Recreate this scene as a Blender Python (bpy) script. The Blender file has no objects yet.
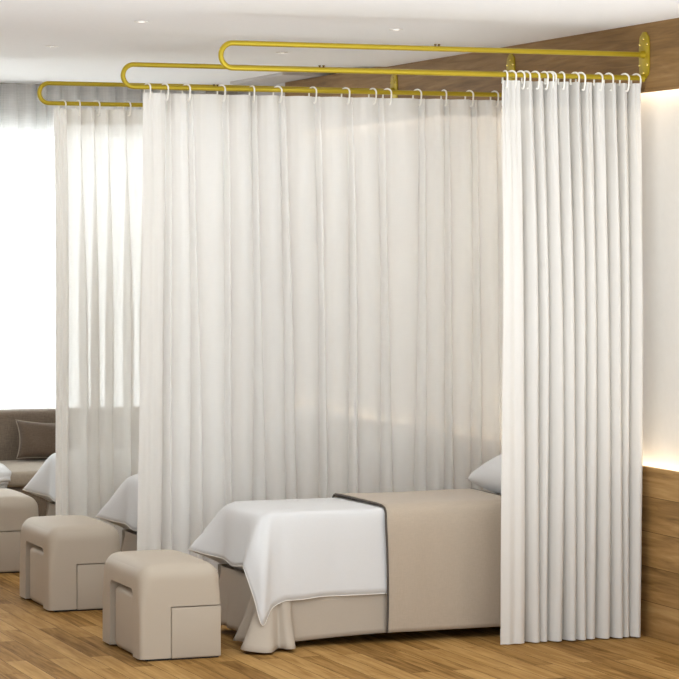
import bpy, bmesh, math, random
from mathutils import Vector, Matrix
random.seed(7)
S = bpy.context.scene
COL = S.collection
PI = math.pi

# ------------------------------------------------------------------ basics
def lin(r, g, b):
    f = lambda c: (c/255/12.92) if c/255 <= .04045 else ((c/255+.055)/1.055)**2.4
    return (f(r), f(g), f(b), 1)

def tag(o, label=None, cat=None, group=None, kind=None):
    if label: o['label'] = label
    if cat: o['category'] = cat
    if group: o['group'] = group
    if kind: o['kind'] = kind
    return o

def empty(name, loc, label, cat, group=None):
    o = bpy.data.objects.new(name, None); COL.objects.link(o)
    o.location = loc; o.empty_display_size = .1
    return tag(o, label, cat, group)

def link(name, bm, mat, parent=None, smooth=True, angle=40):
    """mesh given in world coordinates -> ONE object; origin at the parent's base (or at the mesh's own base)"""
    bmesh.ops.recalc_face_normals(bm, faces=bm.faces[:])
    me = bpy.data.meshes.new(name)
    if parent is not None: off = Vector(parent['_w']) if '_w' in parent else parent.location.copy()
    else:
        xs = [v.co for v in bm.verts]
        off = Vector((sum(c.x for c in xs)/len(xs), sum(c.y for c in xs)/len(xs), min(c.z for c in xs)))
    for v in bm.verts: v.co -= off
    if smooth:
        for f in bm.faces: f.smooth = True
    bm.to_mesh(me); bm.free()
    if smooth and angle: me.set_sharp_from_angle(angle=math.radians(angle))
    if mat: me.materials.append(mat)
    o = bpy.data.objects.new(name, me); COL.objects.link(o)
    if parent is None: o.location = off
    else: o.parent = parent; 
    ROOT[o.name] = off
    return o
ROOT = {}

def sub(name, bm, mat, part, smooth=True, angle=40):
    """a sub-part: child of a part whose origin sits at ROOT[part]"""
    off = ROOT[part.name].copy()
    bmesh.ops.recalc_face_normals(bm, faces=bm.faces[:])
    for v in bm.verts: v.co -= off
    for f in bm.faces: f.smooth = smooth
    me = bpy.data.meshes.new(name); bm.to_mesh(me); bm.free()
    if smooth and angle: me.set_sharp_from_angle(angle=math.radians(angle))
    me.materials.append(mat)
    o = bpy.data.objects.new(name, me); COL.objects.link(o); o.parent = part
    return o

def copy_tree(o, parent=None):
    c = o.copy(); COL.objects.link(c)
    if parent: c.parent = parent
    for ch in [x for x in bpy.data.objects if x.parent == o]: copy_tree(ch, c)
    return c

def box(bm, x0, x1, y0, y1, z0, z1, r=0, seg=3):
    t = bmesh.new(); bmesh.ops.create_cube(t, size=1)
    for v in t.verts: v.co = ((x0+x1)/2+v.co.x*(x1-x0), (y0+y1)/2+v.co.y*(y1-y0), (z0+z1)/2+v.co.z*(z1-z0))
    if r: bmesh.ops.bevel(t, geom=t.edges[:], offset=r, segments=seg, affect='EDGES', profile=.5)
    me = bpy.data.meshes.new('t'); t.to_mesh(me); t.free(); bm.from_mesh(me); bpy.data.meshes.remove(me)
    return bm

def tube(bm, pts, r, n=12, closed=False, caps=True):
    pts = [Vector(p) for p in pts]; N = len(pts)
    tan = []
    for i in range(N):
        a = pts[i-1] if (i > 0 or closed) else pts[i]
        b = pts[(i+1) % N] if (i < N-1 or closed) else pts[i]
        tan.append((b-a).normalized())
    up = Vector((0, 0, 1)) if abs(tan[0].z) < .9 else Vector((1, 0, 0))
    nrm = (up - tan[0]*up.dot(tan[0])).normalized()
    rings = []
    for i in range(N):
        if i > 0:
            nrm = (nrm - tan[i]*nrm.dot(tan[i])).normalized()
        bi = tan[i].cross(nrm)
        rr = r[i] if isinstance(r, (list, tuple)) else r
        rings.append([bm.verts.new(pts[i]+(nrm*math.cos(2*PI*k/n)+bi*math.sin(2*PI*k/n))*rr) for k in range(n)])
    for i in range(N if closed else N-1):
        A, B = rings[i], rings[(i+1) % N]
        for k in range(n): bm.faces.new((A[k], A[(k+1) % n], B[(k+1) % n], B[k]))
    if caps and not closed:
        bm.faces.new(rings[0][::-1]); bm.faces.new(rings[-1])
    return bm

def cyl(bm, p, axis, r, h, n=20, r2=None):
    a = Vector(axis).normalized(); p = Vector(p)
    return tube(bm, [p, p+a*h], [r, r if r2 is None else r2], n)

def smoothstep(a, b, x):
    t = max(0, min(1, (x-a)/(b-a))); return t*t*(3-2*t)

def catmull(P, n):
    """centripetal-ish Catmull-Rom through P, n samples per span"""
    P = [Vector(p) for p in P]; out = []
    for i in range(len(P)-1):
        p0 = P[i-1] if i else P[0]*2-P[1]
        p1, p2 = P[i], P[i+1]
        p3 = P[i+2] if i+2 < len(P) else P[-1]*2-P[-2]
        for k in range(n):
            t = k/n
            out.append(.5*((2*p1)+(p2-p0)*t+(2*p0-5*p1+4*p2-p3)*t*t+(3*p1-p0-3*p2+p3)*t**3))
    out.append(P[-1]); return out

def grid_faces(bm, rows):
    V = [[bm.verts.new(p) for p in r] for r in rows]
    for a, b in zip(V, V[1:]):
        for k in range(len(a)-1): bm.faces.new((a[k], a[k+1], b[k+1], b[k]))
    return V

# ------------------------------------------------------------------ materials
def nodes(name):
    m = bpy.data.materials.new(name); m.use_nodes = True
    nt = m.node_tree; nt.nodes.clear()
    out = nt.nodes.new('ShaderNodeOutputMaterial')
    return m, nt, out
def N(nt, typ, **kw):
    n = nt.nodes.new(typ)
    for k, v in kw.items():
        if k in n.inputs: n.inputs[k].default_value = v
        else: setattr(n, k, v)
    return n
def mapping(nt, scale=(1, 1, 1), rot=(0, 0, 0)):
    tc = N(nt, 'ShaderNodeTexCoord'); mp = N(nt, 'ShaderNodeMapping')
    mp.inputs['Scale'].default_value = scale; mp.inputs['Rotation'].default_value = rot
    nt.links.new(tc.outputs['Object'], mp.inputs['Vector']); return mp
def ramp(nt, stops):
    r = N(nt, 'ShaderNodeValToRGB'); e = r.color_ramp.elements
    while len(e) < len(stops): e.new(.5)
    for el, (p, c) in zip(e, stops): el.position = p; el.color = c
    return r

def plain(name, col, rough=.6, metal=0, bump=0, bscale=200, var=.04, spec=.5):
    m, nt, out = nodes(name); L = nt.links
    b = N(nt, 'ShaderNodeBsdfPrincipled', Roughness=rough, Metallic=metal)
    b.inputs['Specular IOR Level'].default_value = spec
    mp = mapping(nt); nz = N(nt, 'ShaderNodeTexNoise', Scale=bscale, Detail=3.0)
    L.new(mp.outputs[0], nz.inputs['Vector'])
    d = tuple(c*(1-var) for c in col[:3])+(1,); u = tuple(min(1, c*(1+var)) for c in col[:3])+(1,)
    r = ramp(nt, [(.3, d), (.7, u)]); L.new(nz.outputs['Fac'], r.inputs[0]); L.new(r.outputs[0], b.inputs['Base Color'])
    if bump:
        bp = N(nt, 'ShaderNodeBump', Strength=bump, Distance=.002); L.new(nz.outputs['Fac'], bp.inputs['Height']); L.new(bp.outputs[0], b.inputs['Normal'])
    L.new(b.outputs[0], out.inputs[0]); return m

def weave(name, col, rough=.85, scale=380, var=.10, bump=.25, sheen=.2, big=0):
    """woven upholstery: two crossed wave bands + slub noise"""
    m, nt, out = nodes(name); L = nt.links
    b = N(nt, 'ShaderNodeBsdfPrincipled', Roughness=rough); b.inputs['Specular IOR Level'].default_value = .2
    b.inputs['Sheen Weight'].default_value = sheen
    n1 = N(nt, 'ShaderNodeTexNoise', Scale=1.0, Detail=4.0); n2 = N(nt, 'ShaderNodeTexNoise', Scale=1.0, Detail=4.0)
    mp1 = mapping(nt, (scale*.12, scale*.12, scale)); mp2 = mapping(nt, (scale, scale, scale*.12))
    L.new(mp1.outputs[0], n1.inputs['Vector']); L.new(mp2.outputs[0], n2.inputs['Vector'])
    mx = N(nt, 'ShaderNodeMath', operation='ADD'); L.new(n1.outputs['Fac'], mx.inputs[0]); L.new(n2.outputs['Fac'], mx.inputs[1])
    dv = N(nt, 'ShaderNodeMath', operation='MULTIPLY'); dv.inputs[1].default_value = .5; L.new(mx.outputs[0], dv.inputs[0])
    d = tuple(c*(1-var) for c in col[:3])+(1,); u = tuple(min(1, c*(1+var)) for c in col[:3])+(1,)
    r = ramp(nt, [(.35, d), (.65, u)]); L.new(dv.outputs[0], r.inputs[0]); L.new(r.outputs[0], b.inputs['Base Color'])
    bp = N(nt, 'ShaderNodeBump', Strength=bump, Distance=.001); L.new(dv.outputs[0], bp.inputs['Height']); L.new(bp.outputs[0], b.inputs['Normal'])
    L.new(b.outputs[0], out.inputs[0]); return m

def sheer(name, col, clear, trans=.5, tscale=700, mesh=.05):
    """thin voile: some light goes straight through between the threads, the rest is scattered to both sides"""
    m, nt, out = nodes(name); L = nt.links
    df = N(nt, 'ShaderNodeBsdfDiffuse', Color=col); tl = N(nt, 'ShaderNodeBsdfTranslucent', Color=col)
    tp = N(nt, 'ShaderNodeBsdfTransparent')
    m1 = N(nt, 'ShaderNodeMixShader'); m1.inputs[0].default_value = trans
    L.new(df.outputs[0], m1.inputs[1]); L.new(tl.outputs[0], m1.inputs[2])
    m2 = N(nt, 'ShaderNodeMixShader')
    n1 = N(nt, 'ShaderNodeTexNoise', Scale=1.0, Detail=3.0); n2 = N(nt, 'ShaderNodeTexNoise', Scale=1.0, Detail=3.0)
    a = mapping(nt, (tscale*.02, tscale*.02, tscale*.3)); b = mapping(nt, (tscale*.3, tscale*.3, tscale*.01))
    L.new(a.outputs[0], n1.inputs['Vector']); L.new(b.outputs[0], n2.inputs['Vector'])
    ad = N(nt, 'ShaderNodeMath', operation='ADD'); L.new(n1.outputs['Fac'], ad.inputs[0]); L.new(n2.outputs['Fac'], ad.inputs[1])
    mr = N(nt, 'ShaderNodeMapRange'); mr.inputs['From Min'].default_value = .6; mr.inputs['From Max'].default_value = 1.4
    mr.inputs['To Min'].default_value = clear-mesh; mr.inputs['To Max'].default_value = clear+mesh
    L.new(ad.outputs[0], mr.inputs['Value']); L.new(mr.outputs[0], m2.inputs[0])
    L.new(m1.outputs[0], m2.inputs[1]); L.new(tp.outputs[0], m2.inputs[2])
    L.new(m2.outputs[0], out.inputs[0]); return m

def wood(name, dark, mid, light, axis='Y', plank=.12, length=1.2, rough=.45, gap=.003, across='X', grain=1.0, tint=.35, spec=.2):
    """planks lying along one axis, each with its own tone, streaked grain and knots"""
    m, nt, out = nodes(name); L = nt.links
    b = N(nt, 'ShaderNodeBsdfPrincipled', Roughness=rough); b.inputs['Specular IOR Level'].default_value = spec
    tc = N(nt, 'ShaderNodeTexCoord'); sp = N(nt, 'ShaderNodeSeparateXYZ'); L.new(tc.outputs['Object'], sp.inputs[0])
    cb = N(nt, 'ShaderNodeCombineXYZ'); L.new(sp.outputs[axis], cb.inputs['X']); L.new(sp.outputs[across], cb.inputs['Y'])
    br = N(nt, 'ShaderNodeTexBrick', offset=.37, Scale=1.0)
    br.inputs['Brick Width'].default_value = length; br.inputs['Row Height'].default_value = plank
    br.inputs['Mortar Size'].default_value = gap; br.inputs['Mortar Smooth'].default_value = .3
    br.inputs['Color1'].default_value = (0, 0, 0, 1); br.inputs['Color2'].default_value = (1, 1, 1, 1); br.inputs['Mortar'].default_value = (.5, .5, .5, 1)
    L.new(cb.outputs[0], br.inputs['Vector'])
    # grain, shifted per plank
    sc = N(nt, 'ShaderNodeVectorMath', operation='MULTIPLY'); sc.inputs[1].default_value = (3.2*grain, 42*grain, 1)
    L.new(cb.outputs[0], sc.inputs[0])
    sh = N(nt, 'ShaderNodeVectorMath', operation='ADD'); L.new(sc.outputs[0], sh.inputs[0])
    ms = N(nt, 'ShaderNodeVectorMath', operation='SCALE'); ms.inputs['Scale'].default_value = 9.0
    L.new(br.outputs['Color'], ms.inputs[0]); L.new(ms.outputs[0], sh.inputs[1])
    g = N(nt, 'ShaderNodeTexNoise', Scale=1.0, Detail=7.0, Roughness=.62, Distortion=.8); L.new(sh.outputs[0], g.inputs['Vector'])
    g2 = N(nt, 'ShaderNodeTexNoise', Scale=.35, Detail=3.0, Distortion=1.4); L.new(sh.outputs[0], g2.inputs['Vector'])
    mx = N(nt, 'ShaderNodeMix', data_type='FLOAT'); mx.inputs[0].default_value = .45
    L.new(g.outputs['Fac'], mx.inputs[2]); L.new(g2.outputs['Fac'], mx.inputs[3])
    ma = N(nt, 'ShaderNodeMath', operation='MULTIPLY_ADD'); ma.inputs[1].default_value = tint; 
    sx = N(nt, 'ShaderNodeSeparateColor'); L.new(br.outputs['Color'], sx.inputs[0]); L.new(sx.outputs[0], ma.inputs[0])
    of = N(nt, 'ShaderNodeMath', operation='ADD'); of.inputs[1].default_value = -tint/2; L.new(mx.outputs[0], of.inputs[0]); L.new(of.outputs[0], ma.inputs[2])
    r = ramp(nt, [(.28, dark), (.5, mid), (.74, light)]); L.new(ma.outputs[0], r.inputs[0])
    jm = N(nt, 'ShaderNodeMix', data_type='RGBA'); jm.inputs[7].default_value = tuple(c*.45 for c in dark[:3])+(1,)
    L.new(br.outputs['Fac'], jm.inputs[0]); L.new(r.outputs[0], jm.inputs[6]); L.new(jm.outputs[2], b.inputs['Base Color'])
    bp = N(nt, 'ShaderNodeBump', Strength=.25, Distance=.002); L.new(g.outputs['Fac'], bp.inputs['Height']); L.new(bp.outputs[0], b.inputs['Normal'])
    L.new(b.outputs[0], out.inputs[0]); return m

def glow(name, col, s):
    m, nt, out = nodes(name); e = N(nt, 'ShaderNodeEmission', Color=col, Strength=s)
    nt.links.new(e.outputs[0], out.inputs[0]); return m

def glass(name):
    m, nt, out = nodes(name); t = N(nt, 'ShaderNodeBsdfTransparent', Color=(.97, .98, .97, 1)); g = N(nt, 'ShaderNodeBsdfGlossy', Roughness=.02)
    x = N(nt, 'ShaderNodeMixShader'); x.inputs[0].default_value = .05
    nt.links.new(t.outputs[0], x.inputs[1]); nt.links.new(g.outputs[0], x.inputs[2]); nt.links.new(x.outputs[0], out.inputs[0]); return m

M = dict(
    ceiling=plain('matte white ceiling paint', lin(242, 241, 241), .9, bscale=30, var=.01),
    wall=plain('white wall paint', lin(238, 234, 228), .9, bscale=30, var=.01),
    backwall=plain('grey taupe wall paint', lin(176, 168, 158), .9, bscale=30, var=.02),
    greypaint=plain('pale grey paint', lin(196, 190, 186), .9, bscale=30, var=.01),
    frame=plain('white window frame paint', lin(225, 225, 225), .4),
    glass=glass('window glass'),
    floor=wood('oak plank floor', lin(108, 76, 36), lin(158, 120, 68), lin(190, 152, 96), 'Y', .095, .9, .7, .0014, 'X', 1.0, .26, .06),
    panel=wood('oak wall panelling', lin(112, 84, 48), lin(172, 134, 83), lin(208, 172, 118), 'Y', .16, 2.4, .55, .0012, 'Z', .8, .12),
    beam=wood('oak beam veneer', lin(96, 71, 42), lin(143, 110, 68), lin(176, 142, 96), 'Y', .4, 6, .55, .0, 'Z', .7, .05),
    brass=plain('golden brass lacquer', lin(180, 157, 36), .36, .5, var=.02, bscale=20),
    screw=plain('bright brass screw', lin(225, 200, 110), .25, .8, var=.02),
    bolt=plain('dark bronze bolt', lin(92, 70, 30), .4, .6),
    hook=plain('white plastic', lin(246, 243, 236), .35),
    voile=sheer('white voile', lin(251, 250, 248), .095, .55, 900, .012),
    voile_rear=sheer('thin white voile', lin(247, 245, 241), .16, .44, 900, .02),
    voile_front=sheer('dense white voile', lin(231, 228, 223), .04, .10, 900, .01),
    voile_hem=sheer('doubled voile', lin(244, 241, 236), .04, .40, 900, .01),
    net=sheer('window net', lin(240, 239, 238), .10, .42, 420, .09),
    sheet=weave('white cotton', lin(222, 222, 222), .8, 500, .015, .08, .1),
    hem=weave('white cotton hem', lin(246, 243, 236), .8, 500, .01, .05, .1),
    blanket=weave('taupe linen', lin(188, 173, 155), .9, 300, .05, .3, .25),
    piping=plain('dark grey piping', lin(82, 74, 66), .7),
    skirt=weave('beige bed skirt cotton', lin(186, 174, 159), .9, 500, .02, .08, .1),
    leather=plain('beige leatherette', lin(188, 176, 160), .6, bump=.12, bscale=420, var=.015, spec=.2),
    black=plain('black leg and shadow gap', lin(26, 23, 21), .7),
    sofa=weave('grey brown sofa tweed', lin(128, 114, 100), .9, 260, .22, .4, .2),
    seat=weave('light seat tweed', lin(176, 164, 148), .9, 260, .10, .3, .2),
    cushion=weave('dark brown cushion tweed', lin(106, 91, 78), .9, 260, .20, .4, .2),
    legwood=plain('light beech leg', lin(178, 134, 92), .5),
    mattress=plain('mattress ticking', lin(228, 226, 222), .85),
    led=glow('warm strip light', (1, .86, .64, 1), 9),
    lamp=glow('downlight lens', (1, .96, .9, 1), 3),
    trimring=plain('downlight ring paint', lin(236, 232, 226), .4),
)

# ------------------------------------------------------------------ setting
LAMP = 3.6
XW = 5.637; ZC = 2.815; YB = 16.86
def struct(name, bm, mat, smooth=False):
    o = link(name, bm, mat, None, smooth); o['kind'] = 'structure'; return o
struct('floor', box(bmesh.new(), 0.6, 5.75, 9.0, YB+.12, -.06, 0), M['floor'])
STEP = 14.10
struct('ceiling', box(box(bmesh.new(), .6, 5.75, 8.2, STEP, ZC, ZC+.16), .6, 5.75, STEP, YB+.12, ZC+.03, ZC+.16), M['ceiling'])
struct('wall_right', box(bmesh.new(), XW+.085, XW+.2, 7.6, YB, 0, ZC+.03), M['wall'])
# panelling below with a light trough along its top, beam above with a trough along its underside
bm = bmesh.new()
box(bm, XW, XW+.022, 7.6, YB-.02, 0, .776, .002, 1); box(bm, XW+.022, XW+.085, 7.6, YB-.02, 0, .735)
struct('trim_1', bm, M['panel'])
bm = bmesh.new()
YE = 15.84
box(bm, XW, XW+.022, 7.6, YE, 2.498, ZC+.01, .002, 1); box(bm, XW+.022, XW+.085, 7.6, YE, 2.54, ZC+.01)
struct('trim_2', bm, M['beam'])
struct('ceiling_shade_patch', box(bmesh.new(), 5.39, XW+.085, 15.19, 16.2, ZC+.012, ZC+.03), M['greypaint'])  # thin grey slab: shade on the ceiling put into its colour
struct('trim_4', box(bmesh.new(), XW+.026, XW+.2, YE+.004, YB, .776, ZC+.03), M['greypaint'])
struct('left_light_blocker', box(bmesh.new(), .48, .6, 8.2, YB+.12, 0, ZC+.03), M['greypaint'])  # unseen wall, added to cut the light from the left
# back wall with its window opening
WX0, WX1, WZ0, WZ1 = 2.0, 5.30, .30, 2.56
bm = bmesh.new()
box(bm, .6, WX0, YB, YB+.12, 0, ZC+.03); box(bm, WX1, 5.75, YB, YB+.12, 0, ZC+.03)
box(bm, WX0, WX1, YB, YB+.12, 0, WZ0); box(bm, WX0, WX1, YB, YB+.12, WZ1, ZC+.03)
struct('wall_back', bm, M['backwall'])
bm = bmesh.new()
box(bm, WX0, WX1, YB+.03, YB+.09, WZ0, WZ0+.05); box(bm, WX0, WX1, YB+.03, YB+.09, WZ1-.05, WZ1)
for x in (WX0, WX0+1.085, WX0+2.17, WX1-.05): box(bm, x, x+.05, YB+.03, YB+.09, WZ0+.05, WZ1-.05)
win = struct('window_1', bm, M['frame'])
for k in range(3):
    x = WX0+.05+k*1.085
    sub('pane', box(bmesh.new(), x, x+1.035, YB+.055, YB+.063, WZ0+.05, WZ1-.05), M['glass'], win, False)

# light sources of the room
o = link('strip_light', box(bmesh.new(), XW+.034, XW+.064, 7.7, YB-.1, .735, .747), M['led'], None, False)
tag(o, 'warm strip light glowing behind the top edge of the wooden wall panelling', 'light')
o = link('strip_light', box(bmesh.new(), XW+.034, XW+.064, 7.7, YE-.1, 2.528, 2.54), M['led'], None, False)
tag(o, 'warm strip light glowing under the wooden beam by the ceiling', 'light')
DL = [(3.435, 11.60, ZC, 'small round ceiling downlight above the curtains, front one of the left row'),
      (3.435, 13.21, ZC, 'small round ceiling downlight nearest the left edge of the picture, before the window'),
      (4.685, 11.60, ZC, 'small round ceiling downlight nearest the wooden beam, above the front brass rail'),
      (4.685, 13.21, ZC, 'small round ceiling downlight seen inside the loop of the front brass rail'),
      (4.685, 14.80, ZC+.03, 'small faint ceiling downlight farthest back, seen below the front brass rail loop')]
proto = None
for x, y, z, lab in DL:
    if proto is None:
        t = empty('ceiling_downlight', (x, y, z), lab, 'light', 'ceiling downlights')
        bm = bmesh.new()
        ring = [(.021, 0), (.034, -.001), (.034, -.004), (.029, -.006), (.023, -.005), (.021, 0)]
        n = 32
        V = [[bm.verts.new((x+r*math.cos(2*PI*k/n), y+r*math.sin(2*PI*k/n), z+h)) for k in range(n)] for r, h in ring[:-1]]
        V.append(V[0])
        for a, b in zip(V, V[1:]):
            for k in range(n): bm.faces.new((a[k], a[(k+1) % n], b[(k+1) % n], b[k]))
        link('trim_ring', bm, M['trimring'], t)
        link('lens', cyl(bmesh.new(), (x, y, z), (0, 0, -1), .0215, .003, 32), M['lamp'], t, True, 30)
        proto = t
    else:
        t = copy_tree(proto); t.location = (x, y, z); t['label'] = lab

# lamps inside the downlights; unseen fill lamps added towards the viewer and left
for x in (2.185, 3.435, 4.685):
    for y in (8.40, 10.0, 11.60, 13.21, 14.80):
        ld = bpy.data.lights.new('downlight_and_fill_lamp', 'AREA'); ld.shape = 'DISK'; ld.size = .07; ld.energy = LAMP*(.45 if y == 10.0 else 1); ld.color = (1, 1, 1)
        lo = bpy.data.objects.new('downlight_and_fill_lamp', ld); COL.objects.link(lo); lo.location = (x, y, (ZC if y < STEP else ZC+.03)-.012)

# ------------------------------------------------------------------ brass rails
ZR, GAP, RR = 2.563, .108, .0120
def rail(Y, xe, bolts, label):
    t = empty('curtain_rail', (XW, Y, ZR), label, 'curtain rail', 'looped brass curtain rails')
    pts = [(XW-.004, Y, ZR+GAP)]
    R = GAP/2; cx = xe+R+RR
    for k in range(1, 12): pts.append((XW-.004-(XW-.004-cx)*k/12, Y, ZR+GAP))
    for k in range(0, 25):
        a = PI/2+PI*k/24; pts.append((cx+R*math.cos(a), Y, ZR+R+R*math.sin(a)))
    for k in range(1, 13): pts.append((cx+(XW-.004-cx)*k/12, Y, ZR))
    p = link('looped_tube', tube(bmesh.new(), pts, RR, 16), M['brass'], t)
    # wall plate: long oval with waisted ends
    bm = bmesh.new(); zc = ZR+.104; prof = []
    for k in range(48):
        a = 2*PI*k/48; c, s_ = math.cos(a), math.sin(a)
        w, h = .050, .108
        prof.append((w*abs(c)**.35*(1 if c >= 0 else -1)*(1-.38*smoothstep(.74, .93, abs(s_))), h*abs(s_)**.8*(1 if s_ >= 0 else -1)))
    A = [bm.verts.new((XW-.0005, Y+y, zc+z)) for y, z in prof]
    B = [bm.verts.new((XW-.006, Y+y, zc+z)) for y, z in prof]
    C_ = [bm.verts.new((XW-.008, Y+y*.92, zc+z*.96)) for y, z in prof]
    for a, b in ((A, B), (B, C_)):
        for k in range(48): bm.faces.new((a[k], a[(k+1) % 48], b[(k+1) % 48], b[k]))
    bm.faces.new(C_); bm.faces.new(A[::-1])
    f = link('wall_plate', bm, M['brass'], t)
    for dy, dz in ((-.036, .05), (.036, .05), (-.038, -.045), (.038, -.045), (0, .075), (0, -.08)):
        s = bmesh.new(); cyl(s, (XW-.008, Y+dy, zc+dz), (-1, 0, 0), .0075, .004, 14, .005)
        sub('screw', s, M['screw'], f)
    for zz in (ZR, ZR+GAP):
        link('collar', cyl(bmesh.new(), (XW-.008, Y, zz), (-1, 0, 0), .0195, .020, 24, .0165), M['brass'], t)
    for bx, up in bolts:
        z = ZR+(GAP if up else 0)+RR-.001
        for d in (-.009, .009):
            s = bmesh.new(); cyl(s, (bx+d, Y, z), (0, 0, 1), .0045, .006, 12); cyl(s, (bx+d, Y, z+.006), (0, 0, 1), .006, .004, 12)
            link('bolt', s, M['bolt'], t)
    return t
Y3, Y2, Y1 = 10.90, 12.38, 13.98
rail(Y3, 3.581-.008, [(4.60, 1), (4.05, 0)], 'front looped brass rail, nearest of the three, holding the gathered white curtain')
rail(Y2, 3.561, [(4.045, 0)], 'middle looped brass rail holding the wide white curtain behind the front bed')
rail(Y1, 3.553, [], 'rear looped brass rail, farthest of the three, at left before the window')

# hooks
def hook(x, Y, yaw, label, group, size=1.0):
    R = .0215; pts = []
    for k in range(6): pts.append((-R-.001*(5-k)/5, -.030+.030*k/5))
    for k in range(1, 17):
        a = PI-PI*k/16; pts.append((R*math.cos(a), R*math.sin(a)))
    for k in range(1, 9): pts.append((R-.006*(k/8)**2, -.054*k/8))
    for k in range(1, 5): pts.append((R-.006-.010*k/4, -.054-.004*math.sin(PI*k/4)))
    c, s = math.cos(yaw), math.sin(yaw)
    P = [(x+h*c, Y+h*s, ZR-.004+v) for h, v in pts]
    bm = bmesh.new(); tube(bm, P, .0041, 10)
    q = Vector(P[0])
    ball = bmesh.new(); bmesh.ops.create_uvsphere(ball, u_segments=10, v_segments=8, radius=.0055)
    for v in ball.verts: v.co += q
    me = bpy.data.meshes.new('t'); ball.to_mesh(me); ball.free(); bm.from_mesh(me); bpy.data.meshes.remove(me)
    o = link('curtain_hook', bm, M['hook'])
    return tag(o, label, 'hook', group)
ORD = ['first', 'second', 'third', 'fourth', 'fifth', 'sixth', 'seventh', 'eighth', 'ninth', 'tenth', 'eleventh', 'twelfth', 'thirteenth', 'fourteenth', 'fifteenth']
HK = {3: [4.934, 4.980, 5.021, 5.049, 5.095, 5.136, 5.165, 5.180, 5.218, 5.293, 5.326, 5.412, 5.468, 5.548, 5.609],
      2: [3.706, 3.797, 3.909, 4.089, 4.239, 4.385, 4.566, 4.744, 4.886, 4.970, 5.133, 5.267, 5.418, 5.557],
      1: [3.709, 3.787, 3.899, 4.074, 4.26, 4.45, 4.66]}
rnd = random.Random(3)
for r, Y, nm in ((3, Y3, 'front'), (2, Y2, 'middle'), (1, Y1, 'rear')):
    for i, x in enumerate(HK[r]):
        if r == 1 and i > 3: continue
        yaw = math.radians(rnd.choice([-38, -46, -62, -34, -52, -74, -42])) if (r, i) != (3, 0) else math.radians(-84)
        hook(x-.0215*math.cos(yaw), Y, yaw, f'white plastic hook, {ORD[i]} from the left on the {nm} brass rail', f'white hooks on the {nm} brass rail')

# ------------------------------------------------------------------ curtains
def curtain(Y, xt, xb, ztop, zbot, amp, mat, label, seed, group=None, top_amp=.6, rip=.006, sharp=1.0, hang=None, hemmat=None, sidehem=0, name='curtain', nper=16, nz=46, lean=0.0, flat0=False, tape=.085, om=.22, back=.018, F0=.8, ex=1.6):
    """one pleat per interval of xt (top) / xb (bottom); pleats ripple more finely where the heading is gathered"""
    rd = random.Random(seed)
    K = len(xb)-1
    amps = [min(amp*rd.uniform(.85, 1.15), 2.6*(xb[k+1]-xb[k])) for k in range(K)]
    ph = [rd.uniform(0, 6.28) for _ in range(6)]
    def P(k, t, z):
        s = (z-zbot)/(ztop-zbot)            # 0 bottom, 1 top
        e = s**ex
        X = (xb[k]*(1-e)+xt[k]*e)*(1-t)+(xb[k+1]*(1-e)+xt[k+1]*e)*t
        w = ((xb[k+1]-xb[k])*(1-e)+(xt[k+1]-xt[k])*e)
        A = amps[k]*min(1, w/(xb[k+1]-xb[k]))*(1-(1-top_amp)*smoothstep(.55, 1, s))
        if flat0 and k == 0: sh = .5-.5*math.cos(2*PI*max(0, min(1, (t-F0)/(1-F0)*.5+.5))) if t > F0 else 1
        else:
            tt = t**sharp
            sh = .5-.5*math.cos(2*PI*tt)
        X -= om*w*math.sin(2*PI*t)*(1-.7*smoothstep(.5, 1, s)) if not (flat0 and k == 0) else 0
        X += lean*w*sh
        X += .006*math.sin(2.1*z+ph[0]+k*1.7)*(1-s)*(0 if k in (0, K) and (t in (0, 1)) else 1)
        if flat0 and k == 0: y0_ = .005*math.sin(2*PI*2.6*t+.6)*(1-.3*s)
        else: y0_ = 0
        y = Y+y0_-A*(sh-.5)+back*smoothstep(.8, 1, s)
        if s > .55: y += rip*smoothstep(.72, .98, s)*math.sin(2*PI*(X*38+ph[1]))
        y += .008*math.sin(1.7*z+X*5+ph[2])*(1-s)
        return (X, y, z)
    def rows(zs, k0=0, k1=K, dy=0, tmax=1):
        out = []
        for z in zs:
            r = []
            for k in range(k0, k1):
                for i in range(nper): 
                    p = P(k, i/nper*tmax, z); r.append((p[0], p[1]+dy, p[2]))
            p = P(k1-1, tmax, z); r.append((p[0], p[1]+dy, p[2])); out.append(r)
        return out
    root = empty(name, (xb[0], Y, zbot), label, 'curtain', group)
    bm = bmesh.new(); grid_faces(bm, rows([zbot+(ztop-zbot)*(1-(1-j/nz)) for j in range(nz+1)]))
    link('cloth', bm, mat, root, True, 0)
    h = hemmat or mat
    bm = bmesh.new(); grid_faces(bm, rows([ztop-tape+tape*j/6 for j in range(7)], dy=.004)); link('heading_tape', bm, h, root, True, 0)
    bm = bmesh.new(); grid_faces(bm, rows([zbot+.07*j/4 for j in range(5)], dy=.004)); link('bottom_hem', bm, h, root, True, 0)
    if sidehem:
        bm = bmesh.new(); grid_faces(bm, rows([zbot+.07+(ztop-tape-zbot-.07)*j/nz for j in range(nz+1)], 0, 1, .004, sidehem)); link('side_hem', bm, h, root, True, 0)
    return root

# front, gathered
xb = [4.882, 5.026, 5.090, 5.137, 5.206, 5.266, 5.320, 5.377, 5.441, 5.498, 5.541, 5.598]
xt = [4.912, 5.022, 5.080, 5.133, 5.200, 5.262, 5.318, 5.376, 5.442, 5.502, 5.556, 5.628]
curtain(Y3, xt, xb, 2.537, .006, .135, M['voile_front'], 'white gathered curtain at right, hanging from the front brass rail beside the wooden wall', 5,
        top_amp=.55, rip=.012, sharp=1.0, om=.30, hemmat=M['voile_front'], flat0=True, nper=18, tape=.115)
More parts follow.
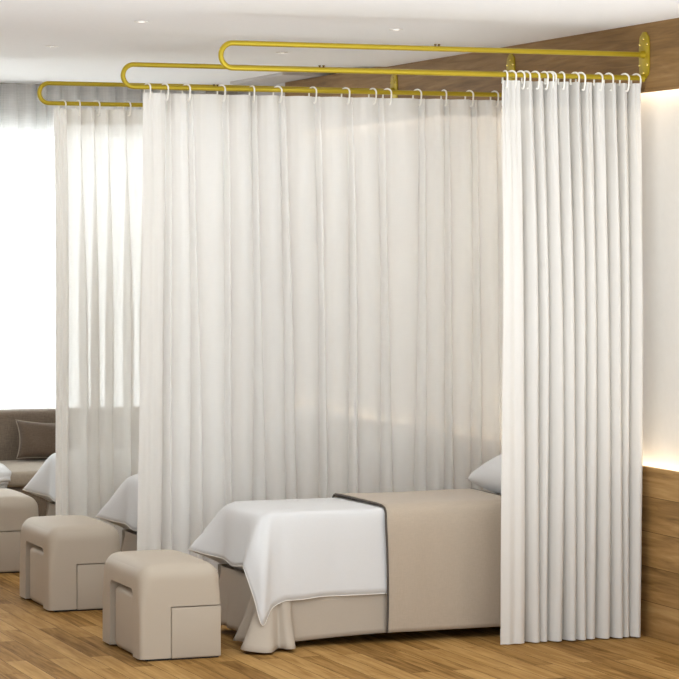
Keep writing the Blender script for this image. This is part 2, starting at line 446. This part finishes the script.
# middle, spread wide
xb = [3.628, 3.77, 3.816, 3.913, 3.98, 4.083, 4.129, 4.233, 4.306, 4.411, 4.485, 4.586, 4.634, 4.741, 4.8, 4.907, 4.983, 5.087, 5.163, 5.245, 5.306, 5.406, 5.472, 5.562, 5.623]
rd = random.Random(11)
xt = [xb[0]+.045]
for x in [3.813, 3.927, 4.112, 4.258, 4.404, 4.591, 4.767, 4.934, 5.158, 5.293, 5.445, 5.584]:     # every narrow pleat gathers to a hook
    xt += [x-.008, x+.010]
curtain(Y2, xt, xb, 2.535, .02, .11, M['voile'], 'wide white sheer curtain hanging from the middle brass rail behind the front bed', 8,
        top_amp=.6, rip=.004, sharp=1.0, om=.26, ex=1.15, hemmat=M['voile_hem'], sidehem=.9, flat0=True, nper=20)
# rear
xb = [3.641, 3.736, 3.82, 3.888, 3.972, 4.074, 4.166, 4.246, 4.344, 4.43, 4.523, 4.628, 4.727]
rd = random.Random(4)
xt = [3.645]+[x+rd.uniform(-.012, .012) for x in xb[1:]]
curtain(Y1, xt, xb, 2.535, .02, .13, M['voile_rear'], 'white sheer curtain at left, hanging from the rear brass rail before the window', 21,
        top_amp=.6, rip=.004, sharp=1.0, om=.50, ex=1.2, hemmat=M['voile_hem'], sidehem=.9, flat0=True, nper=22)
# window net
xb = [3.2]
rd = random.Random(9)
while xb[-1] < 5.3: xb.append(xb[-1]+rd.uniform(.07, .15))
curtain(16.74, xb, xb, ZC+.02, .03, .07, M['net'], 'sheer net curtain covering the window behind the brown sofa', 31, top_amp=.9, rip=.004, sharp=1.0, name='net_curtain', nper=12, nz=20, tape=.06)

# ------------------------------------------------------------------ beds
def make_bed():
    t = empty('treatment_bed', (4.7, 11.43, 0), 'front bed with a beige flared skirt, behind the beige ottoman nearest the viewer', 'bed', 'beds in a row')
    link('mattress', box(bmesh.new(), 3.862, 5.60, 11.158, 11.700, .30, .578, .045, 4), M['mattress'], t)
    link('bed_base', box(bmesh.new(), 3.90, 5.60, 11.19, 11.68, .12, .298, .01, 2), M['skirt'], t)
    for x in (3.96, 5.52):
        for y in (11.22, 11.65):
            bm = bmesh.new(); tube(bm, [(x, y, .12), (x, y, 0)], [.024, .017], 14); link('leg', bm, M['legwood'], t)
    bm = bmesh.new(); tube(bm, [(3.845, 11.0, .02), (3.845, 11.0, 0)], [.0, .0], 4) if 0 else None
    # skirt: (top point, hem point) around front, near corner, foot, back
    T = [((5.58, 11.136, .31), (5.58, 11.130, .045)), ((4.9, 11.136, .31), (4.9, 11.126, .047)), ((4.5, 11.136, .31), (4.47, 11.124, .044)),
         ((4.25, 11.136, .31), (4.22, 11.120, .038)), ((4.06, 11.136, .31), (4.03, 11.112, .030)), ((4.00, 11.136, .31), (3.985, 11.095, .028)),
         ((3.975, 11.130, .31), (3.962, 10.995, .018)), ((3.945, 11.122, .31), (3.925, 10.985, .016)), ((3.925, 11.130, .31), (3.895, 11.03, .016)),
         ((3.895, 11.118, .31), (3.835, 10.958, .010)), ((3.862, 11.120, .31), (3.772, 10.975, .013)), ((3.845, 11.128, .31), (3.722, 11.035, .020)),
         ((3.842, 11.15, .31), (3.775, 11.13, .022)), ((3.842, 11.18, .31), (3.800, 11.20, .025)), ((3.838, 11.21, .31), (3.752, 11.235, .030)),
         ((3.842, 11.26, .31), (3.825, 11.31, .035)), ((3.842, 11.40, .31), (3.830, 11.42, .045)), ((3.842, 11.5, .31), (3.822, 11.52, .042)), ((3.842, 11.58, .31), (3.834, 11.6, .044)),
         ((3.845, 11.68, .31), (3.77, 11.74, .03)), ((3.88, 11.722, .31), (3.84, 11.80, .03)), ((4.0, 11.728, .31), (4.0, 11.745, .04)), ((5.58, 11.728, .31), (5.58, 11.735, .045))]
    top = catmull([a for a, b in T], 6); hem = catmull([b for a, b in T], 6)
    rows = []
    for j in range(13):
        s = j/12; rows.append([a.lerp(b, s) + Vector((0, 0, 0)) + (b-a)*0 for a, b in zip(top, hem)])
        for i, p in enumerate(rows[-1]):
            q = s**1.7; p.x = top[i].x*(1-q)+hem[i].x*q; p.y = top[i].y*(1-q)+hem[i].y*q
    bm = bmesh.new(); grid_faces(bm, rows)
    sk = link('bed_skirt', bm, M['skirt'], t, True, 0)
    md = sk.modifiers.new('cloth thickness', 'SOLIDIFY'); md.thickness = .0025; md.offset = 0
    return t

def make_sheet():
    root = empty('bed_sheet', (4.7, 11.43, .6), 'white sheet on the front bed, its pointed corner hanging low over the beige skirt', 'sheet', 'white bed sheets')
    # each control: top edge, shoulder, middle of the drop, hem
    def c(E, Sh, Mi, H): return [Vector(E+(.604,)) if len(E) == 2 else Vector(E), Vector(Sh), Vector(Mi), Vector(H)]
    Cn = []
    for x, dm, dh in ((5.585, .0, .0), (5.2, 0, .0), (4.8, 0, 0), (4.55, 0, 0), (4.38, .002, .004), (4.27, -.002, .004), (4.19, .003, -.004), (4.12, -.002, .006)):
        Cn.append(c((x, 11.185), (x, 11.136, .582), (x, 11.126+dm, .40), (x, 11.122-dh, .222)))
    Cn += [c((4.06, 11.185), (4.055, 11.136, .582), (4.05, 11.118, .40), (4.045, 11.108, .216)),
           c((4.00, 11.185), (3.995, 11.136, .58), (3.985, 11.112, .40), (3.985, 11.104, .214)),
           c((3.955, 11.185), (3.945, 11.138, .58), (3.937, 11.110, .40), (3.940, 11.094, .212)),
           c((3.925, 11.182), (3.908, 11.134, .58), (3.888, 11.092, .40), (3.878, 11.075, .185)),
           c((3.905, 11.180), (3.886, 11.134, .578), (3.850, 11.060, .37), (3.822, 11.035, .120)),
           c((3.895, 11.184), (3.866, 11.142, .575), (3.822, 11.076, .41), (3.795, 11.070, .235)),
           c((3.890, 11.192), (3.852, 11.158, .575), (3.800, 11.125, .47), (3.766, 11.125, .362)),
           c((3.888, 11.22), (3.842, 11.20, .575), (3.812, 11.20, .46), (3.790, 11.21, .352)),
           c((3.885, 11.28), (3.840, 11.28, .575), (3.828, 11.28, .46), (3.818, 11.29, .352)),
           c((3.885, 11.40), (3.840, 11.40, .575), (3.822, 11.40, .46), (3.806, 11.40, .343)),
           c((3.885, 11.50), (3.840, 11.50, .575), (3.826, 11.51, .46), (3.812, 11.51, .352)),
           c((3.885, 11.57), (3.840, 11.58, .575), (3.826, 11.59, .46), (3.815, 11.59, .356)),
           c((3.885, 11.62), (3.838, 11.63, .573), (3.800, 11.66, .47), (3.765, 11.68, .366)),
           c((3.90, 11.66), (3.850, 11.69, .572), (3.780, 11.735, .47), (3.713, 11.775, .380)),
           c((3.925, 11.675), (3.895, 11.72, .572), (3.86, 11.76, .45), (3.83, 11.80, .33)),
           c((3.98, 11.68), (3.97, 11.728, .575), (3.96, 11.745, .43), (3.95, 11.755, .27)),
           c((4.10, 11.68), (4.10, 11.728, .578), (4.10, 11.738, .42), (4.10, 11.742, .25)),
           c((4.40, 11.68), (4.40, 11.728, .578), (4.40, 11.738, .42), (4.40, 11.742, .25)),
           c((5.00, 11.68), (5.00, 11.728, .578), (5.00, 11.738, .42), (5.00, 11.742, .25)),
           c((5.585, 11.68), (5.585, 11.728, .578), (5.585, 11.738, .42), (5.585, 11.742, .25))]
    prof = [catmull([q[r] for q in Cn], 6) for r in range(4)]
    cols = [catmull([prof[r][i] for r in range(4)], 6) for i in range(len(prof[0]))]
    rows = [[c_[j] for c_ in cols] for j in range(len(cols[0]))]
    bm = bmesh.new(); V = grid_faces(bm, rows)
    # flat top of the sheet
    mid = bm.verts.new((4.4, 11.43, .606)); n = len(V[0])
    for k in range(n): bm.faces.new((V[0][k], V[0][(k+1) % n], mid))
    o = link('cloth', bm, M['sheet'], root, True, 0)
    md = o.modifiers.new('cloth thickness', 'SOLIDIFY'); md.thickness = .003; md.offset = 0
    hem = bmesh.new(); tube(hem, [c_[-1] for c_ in cols], .0024, 6); link('hem', hem, M['hem'], root)
    return root

def make_blanket():
    root = empty('blanket', (4.77, 11.43, .6), 'taupe blanket with dark piping folded across the front bed', 'blanket', 'taupe bed blankets')
    prof = [(11.108, .046), (11.106, .15), (11.106, .30), (11.106, .45), (11.107, .515), (11.112, .555), (11.124, .588), (11.150, .6105), (11.19, .6195),
            (11.32, .6215), (11.50, .6215), (11.65, .6205), (11.70, .6160), (11.735, .595), (11.75, .55), (11.755, .40), (11.755, .20)]
    P = catmull([(0, y, z) for y, z in prof], 5)
    def X(side, i):
        s = i/(len(P)-1)
        base = 4.442-.030*smoothstep(.35, .75, s) if side == 0 else 5.105
        return base+.004*math.sin(s*17+side)
    nx = 22; rows = []
    for j in range(nx+1):
        t = j/nx; r = []
        for i, p in enumerate(P):
            x = X(0, i)*(1-t)+X(1, i)*t
            w = .0018*math.sin(x*31+p.z*4)+.001*math.sin(x*57+1)
            hang = 1-smoothstep(.45, .6, p.z)
            r.append((x, p.y+(w-.0015)*hang, p.z+(0.002*math.sin(x*9+p.y*7) if p.z > .61 else 0)))
        rows.append(r)
    bm = bmesh.new(); grid_faces(bm, rows)
    o = link('cloth', bm, M['blanket'], root, True, 0)
    md = o.modifiers.new('cloth thickness', 'SOLIDIFY'); md.thickness = .007; md.offset = 0
    for e in (0, -1):
        b2 = bmesh.new(); tube(b2, rows[e], .0052, 8); p = link('piping', b2, M['piping'], root); p['label'] = 'dark grey piping'
    return root

def cushion_bm(cx, cy, cz, sx, sy, sz, rot, n=22, pinch=.12):
    """stuffed cushion: thick middle, thin seamed rim, pulled-out corners"""
    bm = bmesh.new(); m = rot.to_4x4(); m.translation = (cx, cy, cz)
    for side in (1, -1):
        rows = []
        for j in range(n+1):
            r = []
            for i in range(n+1):
                u, v = 2*i/n-1, 2*j/n-1
                h = max(0, (1-abs(u)**2.6))**.5*max(0, (1-abs(v)**2.6))**.5
                k = 1-pinch*(1-u*u)*v*v; l = 1-pinch*(1-v*v)*u*u
                wr = .05*math.sin(5*u+3*v)*h
                r.append(m @ Vector((u*sx/2*l, v*sy/2*k, side*sz/2*(h+wr))))
            rows.append(r)
        grid_faces(bm, rows)
    bmesh.ops.remove_doubles(bm, verts=bm.verts[:], dist=.0008)
    return bm

def rim_pts(cx, cy, cz, sx, sy, rot, n=22, pinch=.12):
    m = rot.to_4x4(); m.translation = (cx, cy, cz); P = []
    seq = [(2*i/n-1, -1) for i in range(n)]+[(1, 2*i/n-1) for i in range(n)]+[(1-2*i/n, 1) for i in range(n)]+[(-1, 1-2*i/n) for i in range(n)]
    for u, v in seq: P.append(m @ Vector((u*sx/2*(1-pinch*(1-v*v)*u*u), v*sy/2*(1-pinch*(1-u*u)*v*v), 0)))
    return P

def make_pillow():
    root = empty('pillow', (5.33, 11.45, .61), 'white pillow at the head of the front bed against the wall', 'pillow', 'white bed pillows')
    rot = Matrix.Rotation(math.radians(-13), 3, 'Y')
    a = (5.318, 11.46, .722, .47, .52); 
    p = link('pillowcase', cushion_bm(*a, .205, rot), M['sheet'], root, True, 0)
    return root

bed0, sheet0, blanket0, pillow0 = make_bed(), make_sheet(), make_blanket(), make_pillow()
for k, (where, bx) in enumerate((('middle', 'between the wide and rear curtains'), ('rear', 'before the brown sofa'))):
    for src, lab in ((bed0, f'{where} bed with a beige skirt {bx}'), (sheet0, f'white sheet draped over the {where} bed {bx}'),
                     (blanket0, f'taupe blanket on the {where} bed {bx}'), (pillow0, f'white pillow at the head of the {where} bed {bx}')):
        c = copy_tree(src); c.location.y += 1.60*(k+1); c['label'] = lab
        if k == 1 : c.location.x += .008

# ------------------------------------------------------------------ ottomans
def apply_bool(o, cutters):
    for c in cutters:
        md = o.modifiers.new('cut', 'BOOLEAN'); md.operation = 'DIFFERENCE'; md.solver = 'EXACT'; md.object = c
    dg = bpy.context.evaluated_depsgraph_get(); me = bpy.data.meshes.new_from_object(o.evaluated_get(dg))
    o.modifiers.clear(); o.data = me
    for c in cutters: bpy.data.objects.remove(c)
    for p in me.polygons: p.use_smooth = True
    me.set_sharp_from_angle(angle=math.radians(50))

def make_ottoman():
    x0, x1, y0, y1, h = 3.240, 3.612, 10.965, 11.575, .424
    root = empty('ottoman', ((x0+x1)/2, (y0+y1)/2, 0), 'beige leatherette cube ottoman at the foot of the front bed, nearest of the three', 'ottoman', 'beige cube ottomans')
    # body: rounded cube, softer and slightly crowned on top
    bm = bmesh.new(); bmesh.ops.create_cube(bm, size=1)
    bmesh.ops.subdivide_edges(bm, edges=bm.edges[:], cuts=29, use_grid_fill=True)
    cx, cy = (x0+x1)/2, (y0+y1)/2; hx, hy = (x1-x0)/2, (y1-y0)/2; zb = .010; ht = h-.014-zb
    def warp(t): return math.copysign(1-(1-abs(t))**1.5, t)     # more rows towards the rounded edges
    for v in bm.verts:
        u, w, z = warp(v.co.x*2), warp(v.co.y*2), (warp(v.co.z*2)+1)/2
        p = Vector((u*hx, w*hy, z*ht)); rv = .022+.040*smoothstep(.45, .95, z)
        q = Vector((max(-hx+rv, min(hx-rv, p.x)), max(-hy+rv, min(hy-rv, p.y)), min(ht-.064, p.z)))
        d = p-q; dz = d.z/.064; dh = Vector((d.x/rv, d.y/rv, dz))
        if dh.length > 0:
            dh = dh.normalized() if max(abs(c) for c in dh) > .999 else dh
            p = q+Vector((dh.x*rv, dh.y*rv, dh.z*.064))
        v.co = (cx+p.x, cy+p.y, zb+p.z)
        if z > .5: v.co.z += .016*max(0, 1-u*u)*max(0, 1-w*w)*smoothstep(.6, .9, z)
    body = link('body', bm, M['leather'], root)
    def cutter(*a):
        b = box(bmesh.new(), *a); me = bpy.data.meshes.new('cut'); b.to_mesh(me); b.free()
        o = bpy.data.objects.new('cut', me); COL.objects.link(o); o.location = root.location*0 - Vector((0, 0, 0)); 
        return o
    c1 = cutter(x0-.1, x0+.20, y0+.110, y0+.470, -.1, .303, .028, 4)
    c2 = cutter(x0+.139, x1+.2, y0-.2, y0+.075, -.1, .232, .004, 2)
    for c in (c1, c2): c.parent = root; c.location = -root.location
    bpy.context.view_layer.update()
    apply_bool(body, [c1, c2])
    s1 = box(bmesh.new(), x0+.010, x0+.19, y0+.119, y0+.440, .003, .284, .030, 5)
    o = link('nested_stool', s1, M['leather'], root); o['label'] = 'arched stool nested in the end of the ottoman'
    s2 = box(bmesh.new(), x0+.143, x1-.003, y0+.003, y0+.07, .006, .228, .007, 3)
    o = link('nested_stool', s2, M['leather'], root); o['label'] = 'square stool nested in the front of the ottoman'
    link('base', box(bmesh.new(), x0+.035, x1-.012, y0+.012, y1-.02, 0, .0145), M['black'], root, False)  # black plate standing in for the shadow gap under the body
    return root
ot = make_ottoman()
o2 = copy_tree(ot); o2.location += Vector((.020, 1.63, 0)); o2['label'] = 'beige leatherette cube ottoman, middle of the three, before the rear curtain'
o3 = copy_tree(ot); o3.location += Vector((.012, 3.22, 0)); o3['label'] = 'beige leatherette cube ottoman, farthest of the three, cut by the left edge of the picture'

# ------------------------------------------------------------------ sofa by the window
sx0, sx1 = 2.3, 5.1
sofa = empty('sofa', ((sx0+sx1)/2, 16.2, 0), 'grey brown tweed sofa under the window at left', 'sofa')
link('backrest', box(bmesh.new(), sx0+.16, sx1-.16, 16.44, 16.66, .10, .742, .035, 4), M['sofa'], sofa)
link('base', box(bmesh.new(), sx0+.16, sx1-.16, 15.62, 16.44, .07, .335, .015, 3), M['sofa'], sofa)
for k in range(2):
    w = (sx1-sx0-.33)/2
    a = sx0+.163+k*(w+.004)
    link('seat_cushion', box(bmesh.new(), a, a+w, 15.585, 16.435, .338, .432, .03, 4), M['seat'], sofa)
for x in (sx0, sx1-.158): link('armrest', box(bmesh.new(), x, x+.158, 15.60, 16.66, .07, .58, .035, 4), M['sofa'], sofa)
for x in (sx0+.1, sx1-.1):
    for y in (15.68, 16.58):
        bm = bmesh.new(); tube(bm, [(x, y, .072), (x, y, 0)], [.022, .016], 12); link('leg', bm, M['black'], sofa)
rot = Matrix.Rotation(math.radians(4), 3, 'Y') @ Matrix.Rotation(math.radians(68), 3, 'X')
bm = cushion_bm(4.225, 16.335, .556, .42, .255, .13, rot); c = link('throw_cushion', bm, M['cushion'], None, True, 0)
tag(c, 'dark brown tweed cushion leaning on the sofa backrest', 'cushion')
bm = bmesh.new(); tube(bm, rim_pts(4.225, 16.335, .556, .42, .255, rot), .0035, 6, True); 
sub('piping', bm, M['seat'], c)['label'] = 'lighter edge piping'
# folded white throw hanging over the seat edge
bm = bmesh.new(); prof = catmull([(0, 15.95, .447), (0, 15.75, .449), (0, 15.63, .446), (0, 15.578, .425), (0, 15.562, .39), (0, 15.556, .33)], 5)
for L in range(4):
    rows = []
    for j in range(13):
        t = j/12; x = 3.50+.262*t+.012*L*t-.004*L
        rows.append([(x-.006*math.sin(i*.5+L), p.y-.011*L*(1 if p.z < .43 else .3)-.004*math.sin(t*9+L), p.z-.012+.008*L+.003*math.sin(t*11+i*.3+L)+(.012*L if i > 22 else 0)) for i, p in enumerate(prof)])
    grid_faces(bm, rows)
th_ = link('folded_throw', bm, M['sheet'], None, True, 0)
md = th_.modifiers.new('cloth thickness', 'SOLIDIFY'); md.thickness = .007; md.offset = 0
tag(th_, 'folded white throw over the sofa seat at the left edge of the picture', 'throw')

for o in bpy.data.objects:
    if '_w' in o: del o['_w']

# ------------------------------------------------------------------ daylight
SKY_BASE, SKY_BACK, FRONT_FILL, LOW_FILL = 1.05, 8.6, .8, 1.6
w = bpy.data.worlds.new('daylight'); S.world = w; w.use_nodes = True
nt = w.node_tree; nt.nodes.clear(); L = nt.links
out = N(nt, 'ShaderNodeOutputWorld'); bg = N(nt, 'ShaderNodeBackground', Strength=1.0)
bg.inputs['Color'].default_value = (.92, .97, 1, 1)
# brighter sky beyond the window; open front side brightened as added fill
tc = N(nt, 'ShaderNodeTexCoord'); sp = N(nt, 'ShaderNodeSeparateXYZ'); L.new(tc.outputs['Generated'], sp.inputs[0])
ry = N(nt, 'ShaderNodeMapRange', interpolation_type='SMOOTHSTEP'); ry.inputs['From Min'].default_value = .35; ry.inputs['From Max'].default_value = .8; ry.inputs['To Max'].default_value = SKY_BACK
L.new(sp.outputs['Y'], ry.inputs['Value'])
rx = N(nt, 'ShaderNodeMapRange', interpolation_type='SMOOTHSTEP'); rx.inputs['From Min'].default_value = .1; rx.inputs['From Max'].default_value = -.8; rx.inputs['To Max'].default_value = FRONT_FILL
L.new(sp.outputs['Y'], rx.inputs['Value'])
ad = N(nt, 'ShaderNodeMath', operation='ADD'); L.new(ry.outputs[0], ad.inputs[0]); L.new(rx.outputs[0], ad.inputs[1])
a2 = N(nt, 'ShaderNodeMath', operation='ADD'); a2.inputs[1].default_value = SKY_BASE; L.new(ad.outputs[0], a2.inputs[0]); 
rz = N(nt, 'ShaderNodeMapRange', interpolation_type='SMOOTHSTEP'); rz.inputs['From Min'].default_value = 0; rz.inputs['From Max'].default_value = -.3; rz.inputs['To Max'].default_value = LOW_FILL
L.new(sp.outputs['Z'], rz.inputs['Value'])                              # extra glow below the horizon, added to brighten the ceiling
a3 = N(nt, 'ShaderNodeMath', operation='ADD'); L.new(a2.outputs[0], a3.inputs[0]); L.new(rz.outputs[0], a3.inputs[1]); L.new(a3.outputs[0], bg.inputs['Strength'])
L.new(bg.outputs[0], out.inputs[0])

# ------------------------------------------------------------------ camera
cd = bpy.data.cameras.new('camera'); cam = bpy.data.objects.new('camera', cd); COL.objects.link(cam)
cam.location = (0, 0, 1.8); cam.rotation_euler = (PI/2, 0, -math.atan(1005/2650))
cd.sensor_width = 36; cd.lens = 2650/679*36; cd.shift_y = -95.5/679; cd.clip_end = 200
S.camera = cam
S.view_settings.view_transform = 'Standard'; S.view_settings.look = 'None'; S.view_settings.gamma = 1; S.view_settings.use_curve_mapping = False
S.view_settings.exposure = -0.13
